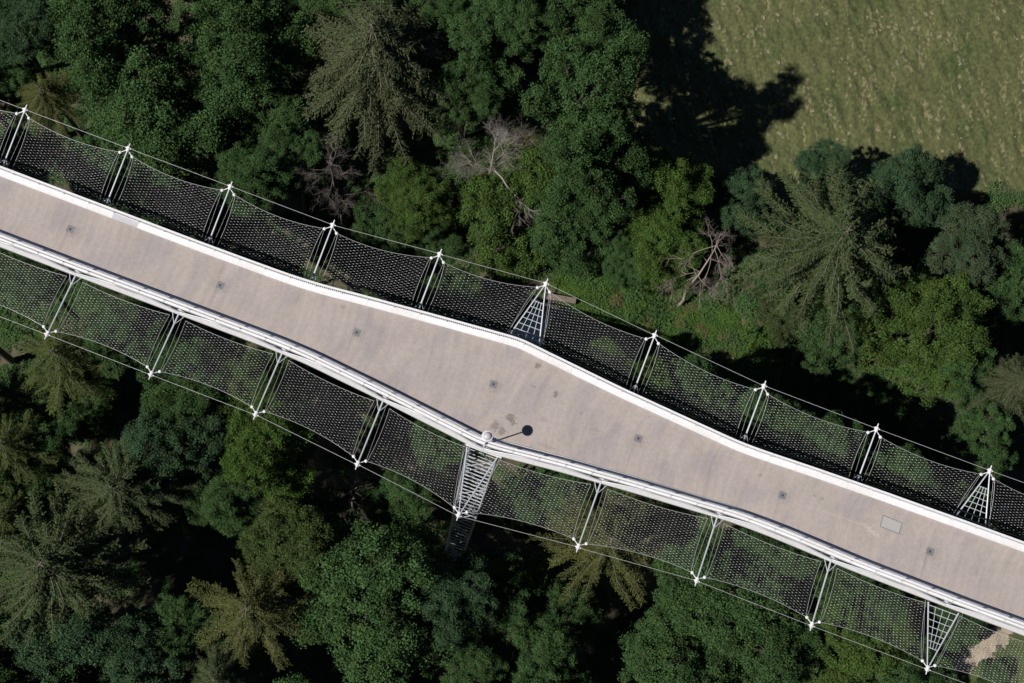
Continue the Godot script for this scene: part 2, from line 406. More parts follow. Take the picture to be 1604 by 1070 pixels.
func materials():
	M.white = plain(lin(0.82, 0.82, 0.84), 0.42)
	M.white.albedo_texture = ramp_texture(3, 0.012, [Color(0.94, 0.94, 0.93), Color(0.98, 0.98, 0.98), Color(1, 1, 1)])
	M.white.uv1_triplanar = true
	M.white.uv1_world_triplanar = true
	M.white.uv1_scale = Vector3(0.35, 0.35, 0.35)
	M.white_b = M.white.duplicate()
	M.white_b.albedo_color = lin(0.76, 0.76, 0.765)
	M.white_c = M.white.duplicate()
	M.white_c.albedo_color = lin(0.79, 0.79, 0.81)
	M.grey_panel = M.white.duplicate()
	M.grey_panel.albedo_color = lin(0.52, 0.53, 0.56)
	M.beam = M.white.duplicate()
	M.beam.albedo_color = lin(0.66, 0.66, 0.68)
	M.steel = plain(lin(0.55, 0.57, 0.60), 0.38, 0.25)
	M.galv = plain(lin(0.56, 0.60, 0.65), 0.4, 0.2)
	M.wire = plain(lin(0.66, 0.67, 0.68), 0.35, 0.2)
	M.net = plain(lin(0.34, 0.35, 0.36), 0.4, 0.3)
	M.ferrule = plain(lin(0.78, 0.79, 0.80), 0.3, 0.15)
	M.grate = plain(lin(0.20, 0.22, 0.23), 0.55, 0.3)
	M.slot = plain(lin(0.05, 0.05, 0.055), 0.8)
	M.cover = plain(lin(0.40, 0.385, 0.375), 0.6)
	M.drain = plain(lin(0.19, 0.19, 0.20), 0.6, 0.1)
	M.concrete = plain(lin(0.30, 0.29, 0.27), 0.9)
	M.concrete.albedo_texture = ramp_texture(8, 0.02, [Color(0.7, 0.7, 0.68), Color(1, 1, 1)])
	M.concrete.uv1_triplanar = true
	M.timber = plain(lin(0.27, 0.23, 0.18), 0.85)
	M.timber.albedo_texture = ramp_texture(9, 0.03, [Color(0.65, 0.62, 0.6), Color(1, 1, 1)])
	M.timber.uv1_triplanar = true
	M.timber.uv1_scale = Vector3(0.4, 3, 3)
	M.lamp_ring = plain(lin(0.66, 0.67, 0.69), 0.4)
	M.lamp_dome = plain(lin(0.50, 0.51, 0.53), 0.35)
	M.bark = plain(lin(0.10, 0.085, 0.065), 0.9)
	M.bough = plain(lin(0.17, 0.15, 0.125), 0.9)
	M.dead_pale = plain(lin(0.30, 0.275, 0.25), 0.85)
	M.dead_brown = plain(lin(0.19, 0.165, 0.15), 0.9)
	M.dead_pink = plain(lin(0.29, 0.245, 0.215), 0.9)
	M.straw = plain(lin(0.34, 0.30, 0.20), 0.9)
	M.straw.vertex_color_use_as_albedo = true
	M.tones = {
		"mid": foliage(0.070, 0.138, 0.047), "blue": foliage(0.060, 0.116, 0.056),
		"yellow": foliage(0.084, 0.148, 0.036), "bright": foliage(0.084, 0.155, 0.034), "grey": foliage(0.084, 0.108, 0.050),
		"spruce": foliage(0.076, 0.110, 0.044), "olive": foliage(0.100, 0.118, 0.036), "larch": foliage(0.090, 0.128, 0.036),
		"willow": foliage(0.078, 0.120, 0.062), "olive2": foliage(0.082, 0.128, 0.040)}
	M.dry_leaf = foliage(0.16, 0.15, 0.075)
	# forest floor
	M.floor = plain(Color(1, 1, 1), 0.95)
	M.floor.albedo_texture = ramp_texture(21, 0.02, [lin(0.055, 0.050, 0.030), lin(0.085, 0.078, 0.045), lin(0.13, 0.105, 0.07)], 1024)
	M.floor.uv1_triplanar = true
	M.floor.uv1_world_triplanar = true
	M.floor.uv1_scale = Vector3(0.11, 0.11, 0.11)
	M.soil = plain(Color(1, 1, 1), 0.95)
	M.soil.albedo_texture = ramp_texture(22, 0.03, [lin(0.20, 0.16, 0.11), lin(0.34, 0.29, 0.22), lin(0.42, 0.37, 0.29)])
	M.soil.uv1_triplanar = true
	M.soil.uv1_world_triplanar = true
	M.soil.uv1_scale = Vector3(0.4, 0.4, 0.4)
	M.lawn = plain(Color(1, 1, 1), 0.95)
	M.lawn.albedo_texture = ramp_texture(23, 0.05, [lin(0.035, 0.055, 0.016), lin(0.06, 0.085, 0.025), lin(0.10, 0.10, 0.04)])
	M.lawn.uv1_triplanar = true
	M.lawn.uv1_world_triplanar = true
	M.lawn.uv1_scale = Vector3(0.3, 0.3, 0.3)
	M.meadow = plain(Color(1, 1, 1), 0.95)
	M.meadow.albedo_texture = ImageTexture.create_from_image(meadow_image())
	M.deck = plain(Color(1, 1, 1), 0.85)
	M.deck.albedo_texture = ImageTexture.create_from_image(deck_image())

# mown, drying grass: olive green with swathes of straw that run up the picture; 40 m by 24 m from (12, -58)
func meadow_image() -> Image:
	var w := 1280
	var h := 768
	var im := Image.create(w, h, false, Image.FORMAT_RGB8)
	var a := noise(31, 0.9, 3)
	var b := noise(32, 0.16, 3)
	var e := noise(33, 1.6, 2)
	var f := noise(34, 0.35, 2)
	for j in h:
		for i in w:
			var x := 12.0 + i * 40.0 / w
			var z := -58.0 + j * 24.0 / h
			var streak := f.get_noise_2d((x - z * 0.12) * 3.4, z * 0.6)
			var fine := e.get_noise_2d(x * 2.0, z * 1.3)
			var green := clampf(b.get_noise_2d(x, z) * 1.6 + a.get_noise_2d(x, z) * 0.5 - 0.1, 0, 1)
			var dry := smoothstep(0.34, 0.72, streak * 0.9 + fine * 0.55 + a.get_noise_2d(x * 1.7, z) * 0.35)
			var col := Color(0.090, 0.099, 0.036).lerp(Color(0.052, 0.075, 0.022), green).lerp(Color(0.25, 0.21, 0.125), dry * 0.45)
			col = col * (0.95 + 0.34 * fine + 0.28 * a.get_noise_2d(x * 2.6, z * 2.6))
			im.set_pixel(i, j, Color(maxf(col.r, 0.01), maxf(col.g, 0.01), maxf(col.b, 0.006)).linear_to_srgb())
	return im

# brushed pinkish grey surfacing: bluish patches, faint brush arcs across, brown stains; s from -40 to 41, t from -3.4 to 3.4
func deck_image() -> Image:
	var w := 2048
	var h := 256
	var im := Image.create(w, h, false, Image.FORMAT_RGB8)
	var a := noise(41, 0.22, 3)
	var b := noise(42, 2.4, 3)
	var e := noise(43, 0.5, 3)
	var f := noise(44, 7.0, 2)
	# spots: s, t, radius along, radius across, strength
	var spots := [[0.88, 1.30, 0.34, 0.24, 1.0], [1.18, 1.56, 0.20, 0.14, 0.9], [0.16, 2.10, 0.24, 0.36, 0.85], [0.66, 2.30, 0.22, 0.30, 0.9], [1.37, -2.46, 0.22, 0.16, 1.0], [1.22, -2.58, 0.10, 0.10, 0.6], [3.04, -1.16, 0.12, 0.22, 1.1], [1.55, -1.12, 0.26, 0.06, 0.6], [2.92, 0.64, 0.24, 0.2, 0.35], [-11.6, -1.6, 0.2, 0.1, 0.5], [17.0, -0.9, 0.12, 0.1, 0.6], [6.2, 0.1, 0.3, 0.08, 0.4], [9.1, -1.9, 0.1, 0.1, 0.5], [5.0, -0.6, 0.1, 0.1, 0.5], [20.7, -0.9, 0.12, 0.1, 0.55], [21.2, -0.9, 0.12, 0.1, 0.5], [3.7, 2.2, 0.6, 0.12, 0.35], [-6.5, -1.1, 0.1, 0.08, 0.4]]
	for d in [[-29.64, -0.11], [-19.39, -0.11], [-10.17, -0.36], [-0.86, -0.33], [8.97, -0.34], [18.78, -0.18], [28.74, -0.13]]:
		spots.append([d[0] + 0.1, d[1] + 0.05, 0.42, 0.42, 0.3])
		spots.append([d[0] - 0.12, d[1] + 0.8, 0.10, 0.9, 0.22])
	var joints := [-29.8, -19.6, -14.4, -10.4, -5.2, 8.7, 13.9, 18.5, 23.2, 28.5, 33.6]
	for j in h:
		for i in w:
			var s := -40.0 + i * 81.0 / w
			var t := -3.4 + j * 6.8 / h
			var patch := smoothstep(0.05, 0.5, a.get_noise_2d(s * 1.4, t * 0.9 + s * 0.2))
			var arc := s + 0.055 * t * t * (1.0 if s < 0.0 else -1.0)
			var brush := e.get_noise_2d(arc * 4.0, t * 0.35)
			var col := Color(0.374, 0.332, 0.310).lerp(Color(0.305, 0.280, 0.285), patch * 0.6)
			col = col * (1.0 + 0.08 * b.get_noise_2d(s, t) + 0.10 * brush + 0.09 * f.get_noise_2d(s, t) + 0.08 * e.get_noise_2d(s * 0.6, t * 0.8))
			for p in spots:
				var u: float = (s - p[0]) / p[2]
				var v: float = (t - p[1]) / p[3]
				var q := u * u + v * v
				if q < 2.2:
					var k: float = smoothstep(1.35, 0.45, q + 1.5 * b.get_noise_2d(s * 2.2, t * 2.2)) * p[4]
					col = col.lerp(Color(0.12, 0.09, 0.075), clampf(k, 0, 1) * 0.6)
			for jn in joints:
				var gap: float = absf(arc - jn - 0.05 * sin(t * 2.0))
				if gap < 0.06: col = col * (0.93 if gap < 0.03 else 0.97)
			# lime runs beside the hatch
			var lime := smoothstep(0.16, 0.0, absf(t - (-0.12 + 0.22 * sin(s * 2.3)) + 0.25 * b.get_noise_2d(s, t))) * smoothstep(23.6, 24.9, s) * smoothstep(25.5, 25.1, s)
			lime = maxf(lime, 0.35 * smoothstep(0.10, 0.0, absf(t + 0.16 + (s - 21.0) * 0.02)) * smoothstep(20.5, 21.5, s) * smoothstep(25.0, 24.0, s))
			col = col.lerp(Color(0.52, 0.47, 0.40), clampf(lime, 0, 1) * 0.7)
			im.set_pixel(i, j, Color(col.r, col.g, col.b).linear_to_srgb())
	return im

func terrain():
	var g := MB.new()
	var md := MB.new()
	var so := MB.new()
	var la := MB.new()
	var st := 0.25
	var x0 := -44.0
	var z0 := -66.0
	var nx := 432
	var nz := 320
	var bump := noise(51, 0.75, 3)
	var h := PackedFloat32Array()
	h.resize((nx + 1) * (nz + 1))
	for j in nz + 1:
		for i in nx + 1:
			var x := x0 + i * st
			var z := z0 + j * st
			var y := ground_y(x, z)
			if i > 0 and j > 0 and i < nx and j < nz: y += bump.get_noise_2d((x - z * 0.12) * 1.7, z * 0.6) * (0.24 if in_meadow(x, z) else 0.22)
			h[j * (nx + 1) + i] = y
	for j in nz:
		for i in nx:
			var x := x0 + (i + 0.5) * st
			var z := z0 + (j + 0.5) * st
			var q = md if in_meadow(x, z) else (so if in_path(x, z) else (la if in_lawn(x, z) else g))
			var k: int = q.v.size()
			for c in [[0, 0], [1, 0], [1, 1], [0, 1]]:
				var ii: int = i + c[0]
				var jj: int = j + c[1]
				var p := Vector3(x0 + ii * st, h[jj * (nx + 1) + ii], z0 + jj * st)
				var i0 := maxi(ii - 1, 0)
				var i1 := mini(ii + 1, nx)
				var j0 := maxi(jj - 1, 0)
				var j1 := mini(jj + 1, nz)
				q.v.append(p)
				q.n.append(Vector3(-(h[jj * (nx + 1) + i1] - h[jj * (nx + 1) + i0]) / ((i1 - i0) * st), 1, -(h[j1 * (nx + 1) + ii] - h[j0 * (nx + 1) + ii]) / ((j1 - j0) * st)).normalized())
				q.c.append(Color(1, 1, 1))
				q.uv.append(Vector2((p.x - 12.0) / 40.0, (p.z + 58.0) / 24.0))
			q.ix.append_array(PackedInt32Array([k, k + 1, k + 2, k, k + 2, k + 3]))
	# the land beyond, coarse, to the horizon
	var xs := [-900.0, -300.0, -120.0, -44.0, 64.0, 140.0, 320.0, 900.0]
	var zs := [-900.0, -300.0, -140.0, -66.0, 14.0, 90.0, 320.0, 900.0]
	for j in 7:
		for i in 7:
			if i == 3 and j == 3: continue
			var n1 := 1
			var m1 := 1
			if i == 3: n1 = 432
			if j == 3: m1 = 320
			for b in m1:
				for a in n1:
					var xa: float = lerpf(xs[i], xs[i + 1], float(a) / n1)
					var xb: float = lerpf(xs[i], xs[i + 1], float(a + 1) / n1)
					var za: float = lerpf(zs[j], zs[j + 1], float(b) / m1)
					var zb: float = lerpf(zs[j], zs[j + 1], float(b + 1) / m1)
					var ps := [Vector3(xa, 0, za), Vector3(xb, 0, za), Vector3(xb, 0, zb), Vector3(xa, 0, zb)]
					for k in 4: ps[k].y = ground_y(ps[k].x, ps[k].z)
					g.quad(ps[0], ps[1], ps[2], ps[3], Vector3.UP)
	while g.uv.size() < g.v.size(): g.uv.append(Vector2.ZERO)
	setting("ground", g.mesh(), M.floor)
	setting("meadow", md.mesh(), M.meadow)
	setting("dirt_path", so.mesh(), M.soil)
	setting("grass_verge", la.mesh(), M.lawn)

func strip(sd: float, sa: float, sb: float, o0: float, o1: float, y0: float, y1: float, step := 0.43) -> MB:
	# a plank that follows the deck's edge from sa to sb, between the offsets o0 and o1 outside it
	var m := MB.new()
	var k := maxi(1, ceili((sb - sa) / step))
	for i in k:
		var a := lerpf(sa, sb, float(i) / k)
		var b := lerpf(sa, sb, float(i + 1) / k)
		var ea := side_edge(sd, a)
		var eb := side_edge(sd, b)
		m.hexa([B(a, y0, ea + sd * o0), B(b, y0, eb + sd * o0), B(b, y0, eb + sd * o1), B(a, y0, ea + sd * o1), B(a, y1, ea + sd * o0), B(b, y1, eb + sd * o0), B(b, y1, eb + sd * o1), B(a, y1, ea + sd * o1)])
	return m

func footbridge():
	var br := thing("footbridge", "pinkish grey bridge deck with white parapets crossing the whole picture diagonally", "bridge")
	# deck surface and slab
	var m := MB.new()
	var k := 280
	for i in k:
		var a := lerpf(S0, S1, float(i) / k)
		var b := lerpf(S0, S1, float(i + 1) / k)
		for j in 4:
			var p := []
			for q in [[a, j], [b, j], [b, j + 1], [a, j + 1]]:
				var s: float = q[0]
				var t := lerpf(side_edge(-1, s) - 0.02, side_edge(1, s) + 0.02, q[1] / 4.0)
				p.append(B(s, 0, t))
				m.uv.append(Vector2((s + 40.0) / 81.0, (t + 3.4) / 6.8))
			m.quad(p[0], p[1], p[2], p[3], Vector3.UP)
	part("deck_surface", m.mesh(), M.deck, br)
	m = MB.new()
	for i in 58:
		var a := lerpf(S0, S1, i / 58.0)
		var b := lerpf(S0, S1, (i + 1) / 58.0)
		var p := []
		for y in [-0.42, -0.012]:
			p += [B(a, y, side_edge(-1, a) - 0.3), B(b, y, side_edge(-1, b) - 0.3), B(b, y, side_edge(1, b) + 0.3), B(a, y, side_edge(1, a) + 0.3)]
		m.hexa(p)
	part("deck_slab", m.mesh(), M.concrete, br)
	for sd in [-1.0, 1.0]:
		var kerb := Node3D.new()
		kerb.name = "parapet_kerb"
		br.add_child(kerb, true)
		var rail := Node3D.new()
		rail.name = "railing"
		br.add_child(rail, true)
		var bars := MB.new()
		var nb := int((S1 - S0) / BAY)
		for b in nb:
			var sa := S0 + b * BAY
			var grey = sd < 0 and b == 17
			var lip := 0.46 if sd < 0 else 0.60
			var ro := 0.40 if sd < 0 else 0.46
			part("kerb_panel", strip(sd, sa + 0.003, sa + BAY - 0.003, 0.0, 0.36, -0.2, 0.11).mesh(), M.grey_panel if grey else [M.white, M.white_b, M.white_c, M.white][(b * 7 + b / 3) % 4], kerb)
			part("kerb_lip", strip(sd, sa + 0.022, sa + BAY - 0.022, 0.363, lip, -0.3, 0.105).mesh(), [M.white, M.white_c, M.white_b][(b * 5 + b / 4) % 3], kerb)
			part("handrail", strip(sd, sa + 0.004, sa + BAY - 0.004, ro - 0.065, ro + 0.065, 0.94, 0.98).mesh(), M.white, rail)
			# post between two bays
			var e := side_edge(sd, sa)
			var po := MB.new()
			po.bar(B(sa, 0.06, e + sd * (ro + 0.01)), B(sa, 0.94, e + sd * ro), 0.06, 0.08, AL)
			po.bar(B(sa, 0.115, e + sd * 0.37), B(sa, 0.115, e + sd * (lip - 0.01)), 0.12, 0.02)
			part("rail_post", po.mesh(), M.beam, rail)
			for q in range(1, 13):
				var s := sa + q * BAY / 13.0
				var ee := side_edge(sd, s)
				bars.bar(B(s, 0.09, ee + sd * (ro + 0.01)), B(s, 0.94, ee + sd * ro), 0.014, 0.062, AL)
		part("rail_bars", bars.mesh(), M.steel, rail).set_meta("kind", "stuff")
		# tubular chord below the kerb, a brace that bows up to the deck in each span
		for j in BEAM_NODES.size() - 1:
			var a: float = maxf(BEAM_NODES[j], S0)
			var b: float = minf(BEAM_NODES[j + 1], S1)
			part("edge_beam", strip(sd, a + 0.01, b - 0.01, 0.52, 0.80, -1.5, -1.22, 0.9).mesh(), M.beam, br)
			var pts := []
			for q in 13:
				var f := q / 12.0
				var s := lerpf(a, b, f)
				pts.append(B(s, -1.16 + 0.72 * sin(PI * f), side_edge(sd, s) + sd * (0.66 - 0.10 * sin(PI * f))))
			var br2 := MB.new()
			br2.line(pts, 0.05, 6)
			part("bowed_brace", br2.mesh(), M.galv, br)
	for j in BEAM_NODES.size():
		var s: float = clampf(BEAM_NODES[j], S0 + 0.2, S1 - 0.2)
		var cb := MB.new()
		cb.bar(B(s, -1.36, side_edge(-1, s) - 0.55), B(s, -1.36, side_edge(1, s) + 0.55), 0.22, 0.24)
		for sd in [-1.0, 1.0]:
			cb.tube(B(s, -1.26, side_edge(sd, s) + sd * 0.45), B(s, -0.4, side_edge(sd, s) + sd * 0.1), 0.07, 0.07, 8)
		part("cross_beam", cb.mesh(), M.beam, br)
	# drains
	for d in [[-29.64, -0.11], [-19.39, -0.11], [-10.17, -0.36], [-0.86, -0.33], [8.97, -0.34], [18.78, -0.18], [28.74, -0.13]]:
		var dr := Node3D.new()
		dr.name = "floor_drain"
		br.add_child(dr, true)
		var fr := MB.new()
		var w := 0.21
		for q in [[-w, -w, w, -w], [-w, w, w, w], [-w, -w, -w, w], [w, -w, w, w]]:
			fr.bar(B(d[0] + q[0], 0.006, d[1] + q[1]), B(d[0] + q[2], 0.006, d[1] + q[3]), 0.035, 0.014)
		part("drain_frame", fr.mesh(), M.grate, dr)
		var pl := MB.new()
		pl.quad(B(d[0] - w, 0.005, d[1] - w), B(d[0] + w, 0.005, d[1] - w), B(d[0] + w, 0.005, d[1] + w), B(d[0] - w, 0.005, d[1] + w), Vector3.UP)
		part("drain_cover", pl.mesh(), M.drain, dr)
		var sl := MB.new()
		sl.hexa([B(d[0] - 0.08, 0.0, d[1] - 0.06), B(d[0] + 0.05, 0.0, d[1] - 0.09), B(d[0] + 0.07, 0.0, d[1] + 0.07), B(d[0] - 0.06, 0.0, d[1] + 0.08), B(d[0] - 0.08, 0.012, d[1] - 0.06), B(d[0] + 0.05, 0.012, d[1] - 0.09), B(d[0] + 0.07, 0.012, d[1] + 0.07), B(d[0] - 0.06, 0.012, d[1] + 0.08)])
		part("drain_inlet", sl.mesh(), M.slot, dr)
	# access hatch
	var ha := Node3D.new()
	ha.name = "access_hatch"
	br.add_child(ha, true)
	var hp := [B(25.21, 0, -1.25), B(26.5, 0, -1.22), B(26.53, 0, -0.50), B(25.25, 0, -0.51)]
	var fr := MB.new()
	for i in 4: fr.bar(hp[i] + Vector3.UP * 0.006, hp[(i + 1) % 4] + Vector3.UP * 0.006, 0.045, 0.014)
	part("hatch_frame", fr.mesh(), M.grate, ha)
	var pl := MB.new()
	pl.quad(hp[0] + Vector3.UP * 0.008, hp[1] + Vector3.UP * 0.008, hp[2] + Vector3.UP * 0.008, hp[3] + Vector3.UP * 0.008, Vector3.UP)
	part("hatch_plate", pl.mesh(), M.cover, ha)

func piers():
	for sd in [-1.0, 1.0]:
		var where := "below the deck's widest point, foot in the dark wood" if sd > 0 else "under the upper parapet beside the timber beams"
		var p := thing("lattice_pier", "white steel ladder-like lattice pier " + where, "pier")
		var e := side_edge(sd, 0.0)
		var foot: Vector3 = B(0.5, 0, sd * 9.1)
		var gy := ground_y(foot.x, foot.z) + 0.05
		var top := [B(-0.95, -1.55, e + sd * 0.45), B(1.0, -1.55, e + sd * 0.45), B(1.0, -1.55, e + sd * 1.15), B(-0.95, -1.55, e + sd * 1.15)]
		var bot := [B(-0.15, gy, sd * 8.7), B(1.15, gy, sd * 8.7), B(1.15, gy, sd * 9.3), B(-0.15, gy, sd * 9.3)]
		for i in 4:
			var m := MB.new()
			m.tube(top[i], bot[i], 0.075, 0.075, 8, true)
			part("leg", m.mesh(), M.galv, p)
		var nr := 36 if sd > 0 else 24
		for j in range(1, nr):
			var f := float(j) / nr
			for pr in [[0, 1], [3, 2]]:
				var m := MB.new()
				m.tube(top[pr[0]].lerp(bot[pr[0]], f), top[pr[1]].lerp(bot[pr[1]], f), 0.03, 0.03, 6)
				part("rung", m.mesh(), M.galv, p)
		for j in 9:
			var f0 := j / 9.0
			var f1 := (j + 1) / 9.0
			for pr in [[0, 1], [2, 3], [1, 2], [3, 0]]:
				var m := MB.new()
				var a: int = pr[j % 2]
				var b: int = pr[1 - j % 2]
				m.tube(top[a].lerp(bot[a], f0), top[b].lerp(bot[b], f1), 0.035, 0.035, 6)
				part("diagonal_brace", m.mesh(), M.galv, p)
		var m2 := MB.new()
		m2.bar(B(-1.2, -1.54, e + sd * 0.62), B(1.25, -1.54, e + sd * 0.62), 0.42, 0.12)
		part("head_plate", m2.mesh(), M.beam, p)

func outriggers_and_nets():
	for sd in [-1.0, 1.0]:
		var tips = TIP_U if sd < 0 else TIP_L
		var nm := "upper" if sd < 0 else "lower"
		var tip_pts := []
		var first := 1
		var n := NODES.size() - 1
		for j in range(0, NODES.size()):
			tip_pts.append(B(NODES[j], -0.72, tips[j]))
		for j in range(1, n):
			var s: float = NODES[j]
			var e := side_edge(sd, s)
			var inn := B(s, -1.36, e + sd * 0.78)
			var tip: Vector3 = tip_pts[j]
			var frame := absf(s) < 0.1 or absf(s - 31.0) < 0.1
			var lab := ""
			if frame: lab = "ladder-like triangular white outrigger on the %s side %s" % [nm, "at the deck's widest point" if absf(s) < 0.1 else "near the right edge"]
			else: lab = "white tubular net outrigger, %s from the left on the %s side of the deck" % [ORD[j - first], nm]
			var o := thing("net_outrigger", lab, "outrigger", Vector3.ZERO, "net outriggers along the " + nm + " side")
			var dirv := (tip - inn).normalized()
			if frame:
				var a := B(s - 1.05, -1.36, e + sd * 0.9)
				var b := B(s + 1.0, -1.36, e + sd * 0.9)
				for q in [a, b]:
					var m := MB.new()
					m.tube(q, tip, 0.055, 0.042, 8, true)
					part("strut", m.mesh(), M.galv, o)
				var pier_side: bool = sd > 0 and absf(s) < 0.1
				for q in (0 if pier_side else 7):
					var f := 0.04 + q * 0.105
					var m := MB.new()
					m.tube(a.lerp(tip, f), b.lerp(tip, f), 0.026, 0.026, 6)
					part("rung", m.mesh(), M.galv, o)
				for q in ([] if pier_side else [0.25, 0.5, 0.75]):
					var m := MB.new()
					var w: Vector3 = a.lerp(b, q)
					m.tube(w.lerp(tip, 0.03), w.lerp(tip, 0.68), 0.021, 0.021, 6)
					part("grid_bar", m.mesh(), M.galv, o)
			else:
				var m := MB.new()
				m.tube(inn, tip, 0.062, 0.048, 10, true)
				part("strut", m.mesh(), M.galv, o)
				m = MB.new()
				m.tube(inn - AL * 0.42 + Vector3.UP * 0.02, inn + dirv * 0.75, 0.024, 0.024, 6)
				m.tube(inn + AL * 0.42 + Vector3.UP * 0.02, inn + dirv * 0.75, 0.024, 0.024, 6)
				part("knee_brace", m.mesh(), M.galv, o)
			# head fitting: clamp, spike and two arms with round net clamps
			var h := MB.new()
			h.tube(tip - dirv * 0.22, tip + dirv * 0.10, 0.13, 0.13, 10, true)
			h.tube(tip + dirv * 0.10, tip + dirv * 0.34, 0.05, 0.03, 8, true)
			h.bar(tip - AL * 0.2 + Vector3.UP * 0.02, tip + AL * 0.2 + Vector3.UP * 0.02, 0.07, 0.05)
			part("head_clamp", h.mesh(), M.white, o)
			for w in [-1.0, 1.0]:
				var ball: Vector3 = tip - dirv * 0.42 + AL * w * 0.42 + Vector3.DOWN * 0.06
				var m := MB.new()
				m.tube(tip - dirv * 0.10, ball, 0.03, 0.03, 6)
				part("clamp_arm", m.mesh(), M.white, o)
				m = MB.new()
				m.lathe(ball, [Vector2(0.001, 0.10), Vector2(0.07, 0.085), Vector2(0.11, 0.03), Vector2(0.11, -0.03), Vector2(0.07, -0.085), Vector2(0.001, -0.10)], 10)
				part("net_clamp", m.mesh(), M.white, o)
				# side rope from the clamp back to the beam
				m = MB.new()
				var root: Vector3 = inn + AL * w * (1.25 if frame else 0.30)
				m.line([ball, ball.lerp(root, 0.5) + Vector3.DOWN * 0.04, root + dirv * 0.3, root], 0.008, 4)
				part("side_rope", m.mesh(), M.wire, o)
		# cable from tip to tip
		for j in n:
			var m := MB.new()
			m.tube(tip_pts[j] + AL * 0.2, tip_pts[j + 1] - AL * 0.2, 0.011, 0.011, 5)
			var c := thing("edge_cable", "thin straight steel cable between outrigger tips, %s span of the %s side" % [ORD[j], nm], "cable", Vector3.ZERO, "edge cables of the " + nm + " side")
			part("cable", m.mesh(), M.wire, c)
		for j in n: net(sd, j, tips, nm)

func net(sd: float, j: int, tips: Array, nm: String):
	var sa: float = NODES[j]
	var sb: float = NODES[j + 1]
	var fa := 1.15 if absf(sa) < 0.1 or absf(sa - 31.0) < 0.1 else 0.55
	var fb := 1.15 if absf(sb) < 0.1 or absf(sb - 31.0) < 0.1 else 0.55
	var ia := B(sa + fa, -1.5, side_edge(sd, sa + fa) + sd * 1.0)
	var ib := B(sb - fb, -1.5, side_edge(sd, sb - fb) + sd * 1.0)
	var oa := B(sa + 0.5, -0.84, tips[j] - sd * 0.42)
	var ob := B(sb - 0.5, -0.84, tips[j + 1] - sd * 0.42)
	var cell := func(u: float, v: float) -> Vector3:
		var bow := u * (1.0 - u) * 4.0
		var i_ := ia.lerp(ib, u) + AC * sd * 0.16 * bow
		var o_ := oa.lerp(ob, u) - AC * sd * 0.30 * bow
		var p := i_.lerp(o_, v)
		var sv := v * (1.0 - v) * 4.0
		# the two sides draw in a little
		p += AL * (1.0 - 2.0 * u) * 0.10 * sv
		return p + Vector3.DOWN * 0.42 * bow * (0.25 + 0.75 * sv)
	var nu := roundi((sb - sa - fa - fb) / 0.44) * 2
	var nv := 40
	nv = roundi(absf(oa.distance_to(ia)) / 0.195) * 2
	var grid := {}
	var wires := MB.new()
	var knots := MB.new()
	var rng := RandomNumberGenerator.new()
	rng.seed = 700 + j * 2 + (1 if sd > 0 else 0)
	for b in nv + 1:
		for a in nu + 1:
			if (a + b) % 2 == 0: grid[a * 1000 + b] = cell.call(float(a) / nu, float(b) / nv)
	for b in nv + 1:
		for a in nu + 1:
			if (a + b) % 2: continue
			var p: Vector3 = grid[a * 1000 + b]
			if b < nv:
				if a < nu: wires.tube(p, grid[(a + 1) * 1000 + b + 1], 0.0032, 0.0032, 3)
				if a > 0: wires.tube(p, grid[(a - 1) * 1000 + b + 1], 0.0032, 0.0032, 3)
			if a > 0 and a < nu and b > 0 and b < nv: knots.bead(p, 0.014 + rng.randf() * 0.010, AL * 1.3)
	var labs := "fine diamond mesh safety net, %s span from the left, %s side of deck" % [ORD[j], nm]
	var t := thing("safety_net", labs, "safety net", Vector3.ZERO, "safety nets along the " + nm + " side")
	part("net_mesh", wires.mesh(), M.net, t).set_meta("kind", "stuff")
	part("net_ferrules", knots.mesh(), M.ferrule, t).set_meta("kind", "stuff")
	for q in [[0, "outer_rope"], [1, "inner_rope"], [2, "side_rope"], [3, "side_rope"]]:
		var pts := []
		for i in 15:
			var f := i / 14.0
			pts.append(cell.call(f, 1.0) if q[0] == 0 else (cell.call(f, 0.0) if q[0] == 1 else (cell.call(0.0, f) if q[0] == 2 else cell.call(1.0, f))))
		var m := MB.new()
		m.line(pts, 0.010, 5)
		part(q[1], m.mesh(), M.wire, t)

func lamp():
	var at := B(-0.02, 0, 3.48)
	var l := thing("lamp_post", "slim white lamp post with round mushroom head standing outside the lower parapet", "lamp", at)
	var m := MB.new()
	m.tube(Vector3(0, -1.3, 0), Vector3(0, 3.75, 0), 0.055, 0.04, 12, true)
	part("pole", m.mesh(), M.white, l)
	m = MB.new()
	m.bar(Vector3(0, 0.0, 0) - AC * 0.35, Vector3(0, 0.0, 0) + AC * 0.05, 0.12, 0.08)
	part("pole_bracket", m.mesh(), M.white, l)
	m = MB.new()
	m.lathe(Vector3(0, 3.75, 0), [Vector2(0.04, -0.02), Vector2(0.30, 0.02), Vector2(0.345, 0.04), Vector2(0.352, 0.065), Vector2(0.335, 0.085), Vector2(0.262, 0.09)], 36)
	part("lamp_ring", m.mesh(), M.lamp_ring, l)
	m = MB.new()
	m.lathe(Vector3(0, 3.84, 0), [Vector2(0.262, 0.0), Vector2(0.255, 0.045), Vector2(0.225, 0.11), Vector2(0.16, 0.165), Vector2(0.08, 0.195), Vector2(0.001, 0.203)], 36)
	part("lamp_dome", m.mesh(), M.lamp_dome, l)

